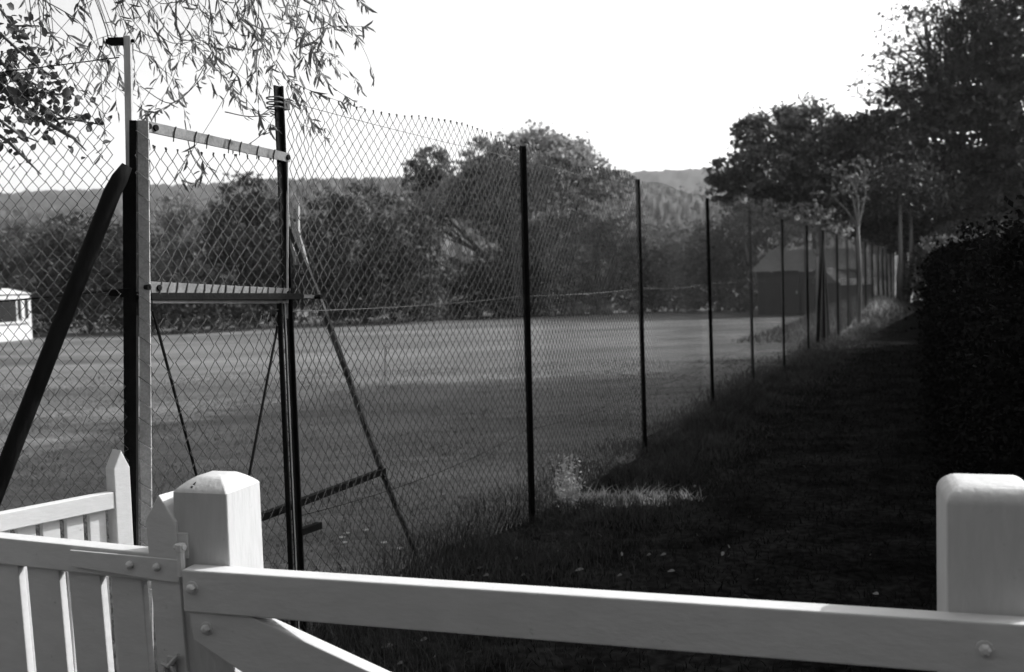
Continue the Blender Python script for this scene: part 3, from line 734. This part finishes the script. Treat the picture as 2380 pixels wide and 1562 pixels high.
# ------------------------------------------------------------------ hedge right of the path
def hedge_prof(s):
    h = 1.70 + .06 * math.sin(s * .9) + .05 * math.sin(s * 2.3 + 1) + .012 * max(0, s - 6)
    for s_, d_, w_ in ((NOTCH1, 1.05, .6), (NOTCH2, 1.25, 1.3)):
        h -= d_ * math.exp(-((s - s_) / w_) ** 2)
    return h
NOTCH1, NOTCH2 = 2.6, 17.5
hs0, hs1 = -2.3, 36.0
HTH = 1.1
def hc(s): return 2.76 - .40 * np.clip((s + 2.5) / 8, 0, 1) - .25 * np.clip((s - 8) / 25, 0, 1)
HC0 = 2.4
rs = np.random.RandomState(77)
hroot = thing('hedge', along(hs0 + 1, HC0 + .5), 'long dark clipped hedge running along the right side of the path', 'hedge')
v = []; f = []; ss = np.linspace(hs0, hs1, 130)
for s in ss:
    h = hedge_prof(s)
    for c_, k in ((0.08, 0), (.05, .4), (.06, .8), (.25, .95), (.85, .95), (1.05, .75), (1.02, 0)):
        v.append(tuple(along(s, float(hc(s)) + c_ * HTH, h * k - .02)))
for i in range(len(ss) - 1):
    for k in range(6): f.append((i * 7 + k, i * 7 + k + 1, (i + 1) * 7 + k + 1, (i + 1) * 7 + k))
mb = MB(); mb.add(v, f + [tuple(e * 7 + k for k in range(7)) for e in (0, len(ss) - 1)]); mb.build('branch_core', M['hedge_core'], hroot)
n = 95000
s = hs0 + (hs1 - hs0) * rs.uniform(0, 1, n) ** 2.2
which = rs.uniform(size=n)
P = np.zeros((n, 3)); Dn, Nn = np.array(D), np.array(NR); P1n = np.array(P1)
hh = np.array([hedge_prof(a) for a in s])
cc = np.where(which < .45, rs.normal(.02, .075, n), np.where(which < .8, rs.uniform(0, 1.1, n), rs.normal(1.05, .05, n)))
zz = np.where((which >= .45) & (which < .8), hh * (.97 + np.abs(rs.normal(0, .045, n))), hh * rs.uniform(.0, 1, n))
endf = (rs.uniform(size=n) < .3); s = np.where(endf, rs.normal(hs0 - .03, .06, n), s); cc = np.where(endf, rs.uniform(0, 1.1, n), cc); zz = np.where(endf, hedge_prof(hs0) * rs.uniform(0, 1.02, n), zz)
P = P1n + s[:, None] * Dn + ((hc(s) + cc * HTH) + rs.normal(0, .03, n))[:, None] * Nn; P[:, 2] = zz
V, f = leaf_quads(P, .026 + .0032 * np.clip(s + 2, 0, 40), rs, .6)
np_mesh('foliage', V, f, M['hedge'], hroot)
# ------------------------------------------------------------------ grass
def blades(name, P, H, wd, rs, m, bend=.5, dirs=None):
    n = len(P); a = rs.uniform(0, 6.283, n); s = np.stack([np.cos(a), np.sin(a), 0 * a], 1)
    b = rs.uniform(0, 6.283, n); ln = np.stack([np.cos(b), np.sin(b), 0 * b], 1) * (H * rs.uniform(0, bend, n))[:, None]
    up_ = np.array([0, 0, 1.0]); Hc = H[:, None]; w_ = np.asarray(wd)
    w_ = (w_ * np.ones(n))[:, None]
    b0 = P - s * w_ / 2; b1 = P + s * w_ / 2; m0 = P + up_ * Hc * .55 + ln * .35 - s * w_ * .4; m1 = P + up_ * Hc * .55 + ln * .35 + s * w_ * .4
    t = P + up_ * Hc * .95 + ln; t2 = t + s * w_ * .08
    V = np.stack([b0, b1, m1, m0, t2, t], 1).reshape(-1, 3); i = np.arange(n)[:, None] * 6
    f = np.concatenate([i + np.array([[0, 1, 2, 3]]), i + np.array([[3, 2, 4, 5]])])
    o = np_mesh(name, V, f, m); tag(o, kind='stuff'); return o
rs = np.random.RandomState(8)
# rough verge either side of the fence
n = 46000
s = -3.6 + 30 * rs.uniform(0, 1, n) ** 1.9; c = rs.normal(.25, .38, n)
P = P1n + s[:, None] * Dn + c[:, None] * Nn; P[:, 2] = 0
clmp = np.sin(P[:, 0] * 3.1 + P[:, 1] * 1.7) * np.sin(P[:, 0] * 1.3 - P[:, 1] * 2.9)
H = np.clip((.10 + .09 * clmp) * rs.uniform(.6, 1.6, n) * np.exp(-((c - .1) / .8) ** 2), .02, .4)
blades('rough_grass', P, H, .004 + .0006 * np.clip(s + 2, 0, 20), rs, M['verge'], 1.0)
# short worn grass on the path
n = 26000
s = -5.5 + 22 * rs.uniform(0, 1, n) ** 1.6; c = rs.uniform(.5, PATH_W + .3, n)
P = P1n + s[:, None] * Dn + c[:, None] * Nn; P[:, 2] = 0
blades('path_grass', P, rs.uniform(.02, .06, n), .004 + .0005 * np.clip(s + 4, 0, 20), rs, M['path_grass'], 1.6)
# field turf near the fence
n = 60000
y = 3.2 + 16 * rs.uniform(0, 1, n) ** 1.3; x = rs.uniform(-.62, .35, n) * y
P = np.stack([x, y, 0 * x], 1); side = (P - P1n) @ Nn
P = P[side < .1]; n = len(P)
blades('field_grass', P, rs.uniform(.008, .03, n) * (1.1 + .8 * np.sin(P[:, 0] * 2.3 + P[:, 1]) * np.sin(P[:, 1] * 1.4 - P[:, 0])), .002 + .0006 * P[:, 1], rs, M['grass'], 2.0)

# sunlit weed by the fence; the sun patch beside it painted in as pale blades
wd_ = G(1318, 1190); root = thing('weed', wd_, 'pale sunlit weed growing beside the second visible fence post foot', 'plant')
rs = np.random.RandomState(4); mb = MB(); Ps = []
for k in range(38):
    a = rs.uniform(0, 6.28); ln = rs.uniform(.1, .42); tip = wd_ + Vector((math.cos(a) * rs.uniform(.02, .14), math.sin(a) * rs.uniform(.02, .14), ln))
    b = wd_ + Vector((math.cos(a) * .03, math.sin(a) * .03, 0)); mb.tube([b, b.lerp(tip, .5) + Z * .02, tip], [.0025, .002, .001], 4)
    for t in np.linspace(.3, 1, 9): Ps.append(np.array(b.lerp(tip, t)) + rs.normal(0, .012, 3))
mb.build('stem', M['dry'], root)
V, f = leaf_quads(np.array(Ps), .034, rs, .35, .3, hexa=True); np_mesh('foliage', V, f, M['weed'], root)
n = 1500; cl_ = rs.normal(size=(40, 2)) * np.array([.20, .10]); k_ = rs.randint(0, 40, n); tp = G(1430, 1168)
P = np.array(tp)[None] + np.concatenate([cl_[k_] + rs.normal(0, .03, (n, 2)), np.zeros((n, 1))], 1); P[:, 2] = 0
blades('sun_patch_grass', P, np.abs(rs.normal(.025, .03, n)) + .015, .0045, rs, M['weed'], 1.6)
# tall dry stem caught in the mesh
p = G(898, 1010); p2 = W(895, 806, depth(p)); root = thing('grass_stem', p, 'single tall dry grass stem arching behind the mesh right of the strut', 'grass stem')
mb = MB(); e = W(900, 805, depth(p)); mb.tube([p, p.lerp(p2, .5) + rt * -.01, p2 - Z * .02, p2, e, W(905, 812, depth(p))], [.011, .010, .009, .009, .009, .006], 5); mb.build('stalk', M['dry'], root)
# daisies and fallen leaves
for i, (x, y) in enumerate(((795, 1250), (806, 1240), (850, 1233), (800, 1262), (893, 1262), (930, 1275))):
    p = G(x, y, .05); root = thing('daisy', flat(p), 'small white flower in the shaded grass between gate post and strut foot', 'flower', 'white flowers by the strut')
    mb = MB(); mb.tube([flat(p), p], .0015, 4); mb.build('stem', M['verge'], root)
    mb = MB()
    for k in range(7):
        a = k * .9; d_ = Vector((math.cos(a), math.sin(a), .25)); mb.tube([p, p + d_ * .013, p + d_ * .02], [.002, .006, .002], 4)
    mb.build('petals', M['petal'], root)
rs = random.Random(12)
def fallen(p, L):
    mb = MB(); a = rs.uniform(0, 6.28); d_ = Vector((math.cos(a), math.sin(a), 0)); s_ = Vector((-d_.y, d_.x, 0)); u = Z * .012
    vs = [-d_ * L, -d_ * L * .3 + s_ * L * .3 + u, d_ * L * .4 + s_ * L * .25 + u * 1.3, d_ * L + u * .8, d_ * L * .4 - s_ * L * .25 + u * .4, -d_ * L * .3 - s_ * L * .3 + u * .2]
    mb.prism([p + q for q in vs], Z * .0015); return mb
for x, y in ((1115, 1322), (1130, 1340), (1508, 1292), (1200, 1300), (1560, 1330), (1620, 1245), (1050, 1230), (1380, 1395), (1075, 1480), (900, 1505), (985, 1490), (1010, 1530), (1090, 1520), (1150, 1250), (1275, 1330), (1440, 1340), (1680, 1290), (830, 1540), (930, 1545), (1760, 1350)) + tuple((rs.uniform(900, 2050), rs.uniform(1080, 1400)) for _ in range(40)):
    p = G(x, y, .03); o = fallen(p, rs.uniform(.010, .026)).build('fallen_leaf', M['litter'], None, loc=p)
    tag(o, 'pale fallen leaf lying on the dark trodden path', 'leaf', 'pale fallen leaves on the path')

# ------------------------------------------------------------------ sheds and houses
def gable(name, label, cat, a, b, dep, hw, hr, over, wallm, roofm, group=None, hip=0.0):
    """a-b front foot line; returns root, wall, frame"""
    a, b = flat(a), flat(b); d = (b - a).normalized(); n = Vector((-d.y, d.x, 0)); n = n if n.y > 0 else -n
    root = thing(name, (a + b) / 2, label, cat, group)
    mb = MB(); mb.prism([a, b, b + n * dep, a + n * dep], Z * hw); wall = mb.build('wall', wallm, root)
    A, B_, C, E = a - d * over - n * over, b + d * over - n * over, b + d * over + n * (dep + over), a - d * over + n * (dep + over)
    r_a = (A + E) / 2 + d * hip; r_b = (B_ + C) / 2 - d * hip
    zt = Z * (hw - .03); zr_ = Z * hr
    mb = MB(); vs = [A + zt, B_ + zt, C + zt, E + zt, r_a + zr_, r_b + zr_]
    vs2 = [q + Z * .08 for q in vs]
    mb.add(vs2, [(0, 1, 5, 4), (2, 3, 4, 5), (1, 2, 5), (3, 0, 4), (0, 3, 2, 1)]); roof = mb.build('roof', roofm, root)
    return root, wall, roof, d, n
za = 38.0
a = W(1762, 730, za); b = W(2000, 722, za - 1.3)
hroot2, wl, rf, d, n = gable('hut', 'long low hut with a pale hipped roof and dark walls behind the fence', 'hut', a, b, 3.2, W(1780, 634, za).z, W(1800, 588, za + 1.6).z, .25, M['hutwall'], M['hutroof'], hip=.55)
mb = MB(); q = flat(a) + d * 1.1 - n * .02; mb.box(q + Z * .85, d * .42, n * .03, Z * .85); dr = mb.build('door', M['hutwall'], hroot2)
mb = MB(); mb.box(q + d * .34 - n * .05 + Z * .85, d * .02, n * .02, Z * .05); mb.build('handle', M['galv'], dr)
a = W(1950, 728, 36); b = W(2030, 722, 36.5)
lroot, wl, rf, d, n = gable('lean_to', 'small shed with a pale fascia board between the stayed post and the bank', 'shed', a, b, 1.6, W(1960, 662, 36).z, W(1960, 625, 36.8).z, .1, M['hutwall'], M['hutroof'])
mb = MB(); mb.box(flat(a).lerp(flat(b), .5) - n * .13 + Z * (W(1960, 655, 36).z), d * .75, n * .02, Z * .12); mb.build('fascia', M['cream'], lroot)
# grassy bank at the path's end
b0 = along(24.5, .9); bk = MB()
vs = []; fs = []
for i in range(13):
    for j in range(9):
        u_, v_ = i / 12, j / 8; hb = 1.1 * math.sin(math.pi * min(1, u_ * 1.0)) ** 1 * math.sin(math.pi * v_) ** .8
        q = along(17 + 22 * u_, -2.2 + 2.8 * v_ + .8 * u_); vs.append((q.x, q.y, hb * .75 * (u_ + .2) + .01 * math.sin(i * 3 + j * 5) - .015))
for i in range(12):
    for j in range(8): fs.append((i * 9 + j, (i + 1) * 9 + j, (i + 1) * 9 + j + 1, i * 9 + j + 1))
o = np_mesh('bank', vs, fs, M['field'], smooth=True); tag(o, kind='structure')
# white hut at left
za = 39
a = W(-130, 806, 33.2); b = W(76, 789, 36.8)
wroot, wl, rf, d, n = gable('hut', 'small white hut with a dark window at the left edge of the field', 'hut', a, b, 2.2, W(0, 688, za).z, W(0, 678, za).z + .02, .06, M['cream'], M['cream'])
f0 = flat(b) - n * .02
def panel(name, m, u0, u1, h0, h1, parent, off=.02):
    mb = MB(); mb.box(flat(b) - d * (u0 + u1) / 2 - n * off + Z * (h0 + h1) / 2, d * abs(u1 - u0) / 2, n * .02, Z * (h1 - h0) / 2); return mb.build(name, m, parent)
wt = W(0, 688, za).z
win = panel('window', M['glass'], .72, 2.4, wt * .42, wt * .92, wroot)
panel('window', M['glass'], .16, .60, wt * .48, wt * .92, wroot)
panel('sill', M['cream'], .1, 2.4, wt * .38, wt * .42, win, .05); panel('mullion', M['cream'], .38, .52, wt * .46, wt * .9, win, .06)
# houses on the far hillside
g_h = 'houses on the hillside'
def on_hill(x, y, z): return W(x, y, z)
for i, (x, y, wpx, z, lab) in enumerate(((1533, 520, 16, 330, 'white house left of the pair on the hillside right of the big tree'), (1556, 521, 14, 330, 'white house right of the pair on the hillside right of the big tree'), (1500, 482, 14, 350, 'small pale house higher on the hillside close to the second tall post'), (1600, 545, 22, 300, 'pale house lowest on the hillside beside the third tall post'))):
    c = W(x, y, z); s_ = z / F_PX; d = vx; n = Vector((-vx.y, vx.x, 0)); hw = 5
    a = c - d * wpx * s_ / 2; b = c + d * wpx * s_ / 2
    root = thing('house', c - Z * 3, lab, 'house', g_h)
    mb = MB(); mb.prism([a - Z * 3, b - Z * 3, b + n * 4 - Z * 3, a + n * 4 - Z * 3], Z * 4.4); mb.build('wall', M['cream'], root)
    mb = MB(); e = Z * 1.4; vs = [a + e - n * .3 - d * .2, b + e - n * .3 + d * .2, b + e + n * 4.3 + d * .2, a + e + n * 4.3 - d * .2, (a + a + n * 4) / 2 + Z * 3, (b + b + n * 4) / 2 + Z * 3]
    mb.add(vs, [(0, 1, 5, 4), (2, 3, 4, 5), (1, 2, 5), (3, 0, 4), (3, 2, 1, 0)]); mb.build('roof', M['roof'], root)
# far woods on the hillside and beyond the field: read as one mass
rs = np.random.RandomState(30); Ps = []
for k in range(420):
    x = rs.uniform(1380, 1700); y = rs.uniform(452, 600); t = (y - 452) / 150; z = 350 - 210 * t
    if abs(x - 1545) < 26 and abs(y - 512) < 20 or rs.uniform() < .35: continue
    Ps.append(np.array(W(x, y + 4, z)) + rs.normal(size=(34, 3)) * np.array([2.4, 2.4, 1.7]) * z / 300)
for k in range(330):
    x = rs.uniform(-120, 560); z = rs.uniform(75, 190); h = rs.uniform(3, 7)
    q = flat(W(x, 600, z)); Ps.append(np.array(q) + np.array([0, 0, h * .6]) + rs.normal(size=(40, 3)) * np.array([1.8, 1.8, h * .28]))
for k in range(300):
    x = rs.uniform(560, 1700); z = rs.uniform(70, 150); h = rs.uniform(2, 4.5)
    q = flat(W(x, 600, z))
    if 960 < x < 1140: continue
    Ps.append(np.array(q) + np.array([0, 0, h * .6]) + rs.normal(size=(36, 3)) * np.array([1.6, 1.6, h * .28]))
P = np.concatenate(Ps); V, f = leaf_quads(P, 1.0, rs, .7, .6)
o = np_mesh('distant_woods', V, f, M['wood']); tag(o, 'distant trees massed on the hillside beyond the field', 'woods', kind='stuff')

n = 9000; u_ = rs.uniform(0, 1, n); v_ = rs.uniform(0, 1, n)
hb = 1.1 * np.sin(np.pi * u_) * np.sin(np.pi * v_) ** .8 * .75 * (u_ + .2) - .03
P = P1n + (17 + 22 * u_)[:, None] * Dn + (-2.2 + 2.8 * v_ + .8 * u_)[:, None] * Nn; P[:, 2] = hb
blades('bank_grass', P, rs.uniform(.05, .22, n), .016, rs, M['grass'], 1.2)

# ------------------------------------------------------------------ willow overhead at left
rs = np.random.RandomState(55); rnd = random.Random(55)
wfoot = Vector((-4.6, 5.6, 0))
wil = thing('willow_tree', wfoot, 'willow hanging thin twigs and narrow leaves over the top of the court gate', 'tree')
mb = MB()
crown_l = Vector((-3.9, 5.4, 3.9))
mb.tube([wfoot - Z * .1, wfoot + Z * .3, wfoot + Vector((.1, 0, 2)), crown_l], [.34, .27, .22, .17], 10)
limbs = []
for tgt in ((-.55, 4.6, 3.75), (-1.2, 4.0, 3.45), (-.9, 5.6, 4.1), (-2.0, 4.4, 3.6), (-1.7, 3.6, 3.2)):
    t_ = Vector(tgt); p = [crown_l]
    for k in range(1, 9):
        u_ = k / 8; q = crown_l.lerp(t_, u_) + Z * (.55 * math.sin(u_ * math.pi)) + Vector((rnd.uniform(-.05, .05), rnd.uniform(-.05, .05), 0)); p.append(q)
    mb.tube(p, [.09, .07, .055, .045, .036, .028, .02, .014, .008], 6); limbs.append(p)
mb.build('trunk', M['bark'], wil, smooth=True)
tw = MB(); Lp = []; Ld = []
def twig(pts, leafy=1.0, rad=.0026):
    pts = [Vector(p) for p in pts]
    # smooth polyline
    out = []
    for i in range(len(pts) - 1):
        p0, p1, p2, p3 = pts[max(i - 1, 0)], pts[i], pts[i + 1], pts[min(i + 2, len(pts) - 1)]
        for k in range(6):
            t = k / 6; out.append(.5 * ((2 * p1) + (p2 - p0) * t + (2 * p0 - 5 * p1 + 4 * p2 - p3) * t * t + (3 * p1 - p0 - 3 * p2 + p3) * t ** 3))
    out.append(pts[-1]); n = len(out)
    tw.tube(out, [rad * (1 - .65 * i / n) for i in range(n)], 4, False)
    tot = sum((out[i + 1] - out[i]).length for i in range(n - 1))
    m_ = int(tot * 16 * leafy)
    for _ in range(m_):
        u_ = rnd.random() ** .7 * (n - 1.001); i = int(u_); p = out[i].lerp(out[i + 1], u_ - i); d_ = (out[i + 1] - out[i]).normalized()
        v_ = d_ * .9 + Vector((rnd.gauss(0, .6), rnd.gauss(0, .6), rnd.gauss(-.5, .45)))
        v_.normalize(); L = rnd.uniform(.032, .078); Lp.append(p + v_ * L * .5); Ld.append((v_, L))
# twigs seen in the photograph: (pixel path, depth)
TW = [
    (4.6, [(720, -60), (735, 60), (790, 60), (850, 62)], 1.6), (4.6, [(640, -50), (670, 40), (720, 110), (790, 130)], 1.2),
    (4.4, [(560, -60), (600, 20), (575, 130), (500, 260), (420, 390), (425, 420)], .7), (4.2, [(470, -60), (440, 60), (330, 240)], .6),
    (4.6, [(690, 60), (735, 130), (760, 190), (830, 240)], 1.6), (4.5, [(640, 140), (680, 190), (760, 225), (850, 255)], 1.5),
    (4.5, [(520, 260), (600, 270), (660, 230), (700, 290), (760, 300)], 1.5), (4.3, [(420, 300), (540, 345), (610, 310), (650, 250)], 1.1),
    (4.1, [(380, -60), (400, 30), (420, 120), (380, 220), (320, 280)], .9), (4.0, [(250, -60), (300, 30), (340, 90), (360, 150), (410, 230)], .9),
    (3.9, [(100, 0), (180, 50), (240, 130), (330, 210)], .8), (4.4, [(600, -60), (570, 30), (610, 120), (640, 220)], 1.0),
    (4.4, [(540, -40), (560, 50), (610, 80), (700, 20)], 1.2), (4.5, [(500, 120), (440, 210), (360, 260), (330, 250)], 1.1),
    (4.6, [(810, -60), (820, -10), (855, 12)], 1.5), (4.6, [(700, -40), (690, 40), (700, 120), (740, 180)], 1.1),
    (4.0, [(430, 280), (440, 350), (470, 395), (455, 420)], 1.6), (4.0, [(455, 340), (470, 375), (500, 400)], 2.0),
    (4.1, [(350, 60), (400, 100), (470, 80), (560, -30)], .8), (4.2, [(330, 200), (390, 240), (460, 190), (530, 100), (570, 20)], .9),
    (4.4, [(660, 170), (700, 230), (720, 280), (755, 320)], 1.6), (4.3, [(520, 180), (560, 240), (610, 260)], 1.1),
    (4.0, [(200, -50), (180, 20), (210, 80), (160, 130)], 1.0), (3.9, [(300, -40), (270, 20), (300, 60)], 1.0),
]
for z_, path, lf in TW:
    pts = [W(x + rnd.gauss(0, 3), y, z_ + .25 * math.sin(i * 1.7 + x)) for i, (x, y) in enumerate(path)]
    if path[0][1] < 0:
        lim = min((q for l in limbs for q in l[4:]), key=lambda q: (q - pts[0]).length); pts = [lim, lim.lerp(pts[0], .5) + Z * .05] + pts
    twig(pts, lf * 1.05)
for k in range(84):
    z_ = rnd.uniform(3.7, 5.2); x = rnd.uniform(60, 780); y = rnd.uniform(-90, 110) - max(0, x - 600) * .2; p = [W(x, y, z_)]; v_ = rt * rnd.gauss(.1, .6) + fw * rnd.gauss(0, .4) - Z * rnd.uniform(.1, .9); v_.normalize()
    for j in range(rnd.choice((3, 4, 4, 5))):
        v_ = (v_ + rt * rnd.gauss(0, .28) + fw * rnd.gauss(0, .2) - Z * .16).normalized(); p.append(p[-1] + v_ * rnd.uniform(.07, .13))
    lim = min((q for l in limbs for q in l[3:]), key=lambda q: (q - p[0]).length)
    twig([lim, lim.lerp(p[0], .5) + Z * .06] + p, rnd.uniform(.25, .9), .0024)
for k in range(20):
    l = rnd.choice(limbs); s_ = rnd.choice(l[3:]); p = [s_]; v_ = Vector((rnd.gauss(.25, .5), rnd.gauss(-.15, .5), .1)).normalized()
    for j in range(5):
        v_ = (v_ + Vector((rnd.gauss(0, .2), rnd.gauss(0, .2), -.33))).normalized(); p.append(p[-1] + v_ * rnd.uniform(.11, .2))
    twig(p, .95, .0028)
tw.build('twigs', M['twig'], wil)
P = np.array([tuple(p) for p in Lp]); dd = np.array([tuple(a) for a, _ in Ld]); LL_ = np.array([b for _, b in Ld])
V, f = leaf_quads(P, LL_, rs, .105, 0, dd, hexa=True); np_mesh('leaves', V, f, M['willow'], wil)

# dark round-leaved tree reaching in from the left edge
bf = Vector((-3.1, 3.4, 0)); rl = thing('alder_tree', bf, 'dark round-leaved branches reaching in from the upper left edge', 'tree')
mb = MB(); hd = Vector((-2.7, 3.5, 2.6)); mb.tube([bf - Z * .1, bf + Z * .2, bf.lerp(hd, .5) + Vector((.05, 0, 0)), hd, hd + Z * 1.5], [.11, .09, .075, .06, .03], 8)
rsl = np.random.RandomState(91); Pl = []
BR = [(3.5, [(-120, 20), (-20, 60), (80, 150), (140, 190)], 1.3), (3.5, [(-120, 120), (0, 140), (60, 210), (140, 220), (165, 200)], 2.0), (3.5, [(-120, 230), (0, 200), (70, 230), (150, 275), (235, 290)], 1.3),
      (3.6, [(0, 200), (80, 280), (150, 275), (200, 280)], 1.1), (3.5, [(-120, 0), (0, 20), (30, 60), (90, 60)], 1.3), (3.4, [(-100, 300), (0, 280), (40, 310), (90, 330)], .9), (3.5, [(-100, 160), (0, 170), (50, 180), (120, 215)], 1.9), (3.5, [(-80, 260), (20, 330), (60, 370), (95, 405)], .4), (3.5, [(100, 280), (170, 320), (200, 350)], .45)]
for z_, path, lf in BR:
    pts = [W(x, y, z_) for x, y in path]
    if path[0][0] < 0: pts = [hd + Z * rnd.uniform(-.2, 1.0)] + pts
    mb.tube(pts, np.linspace(.010, .0025, len(pts)), 5, False)
    for i in range(1 if path[0][0] < 0 else 0, len(pts) - 1):
        L = (pts[i + 1] - pts[i]).length; k = int(L * 130 * lf)
        for _ in range(k): Pl.append(np.array(pts[i].lerp(pts[i + 1], rnd.random())) + rsl.normal(0, .040, 3))
mb.build('trunk', M['twig'], rl, smooth=True)
V, f = leaf_quads(np.array(Pl), .034, rsl, .72, hexa=True); np_mesh('leaves', V, f, M['willow_dark'], rl)

# ------------------------------------------------------------------ summer haze over the valley
mb = MB(); mb.box((0, 1200, 74), (2600, 0, 0), (0, 1900, 0), (0, 0, 76))
hz_ = mb.build('haze', None); tag(hz_, kind='stuff')
hm = bpy.data.materials.new('haze'); hm.use_nodes = True; t = hm.node_tree; t.nodes.clear()
ho = t.nodes.new('ShaderNodeOutputMaterial'); hv = t.nodes.new('ShaderNodeVolumePrincipled')
hv.inputs['Color'].default_value = (.9, .9, .9, 1); hv.inputs['Density'].default_value = .0002; hv.inputs['Anisotropy'].default_value = .3
t.links.new(hv.outputs[0], ho.inputs['Volume']); hz_.data.materials.append(hm)
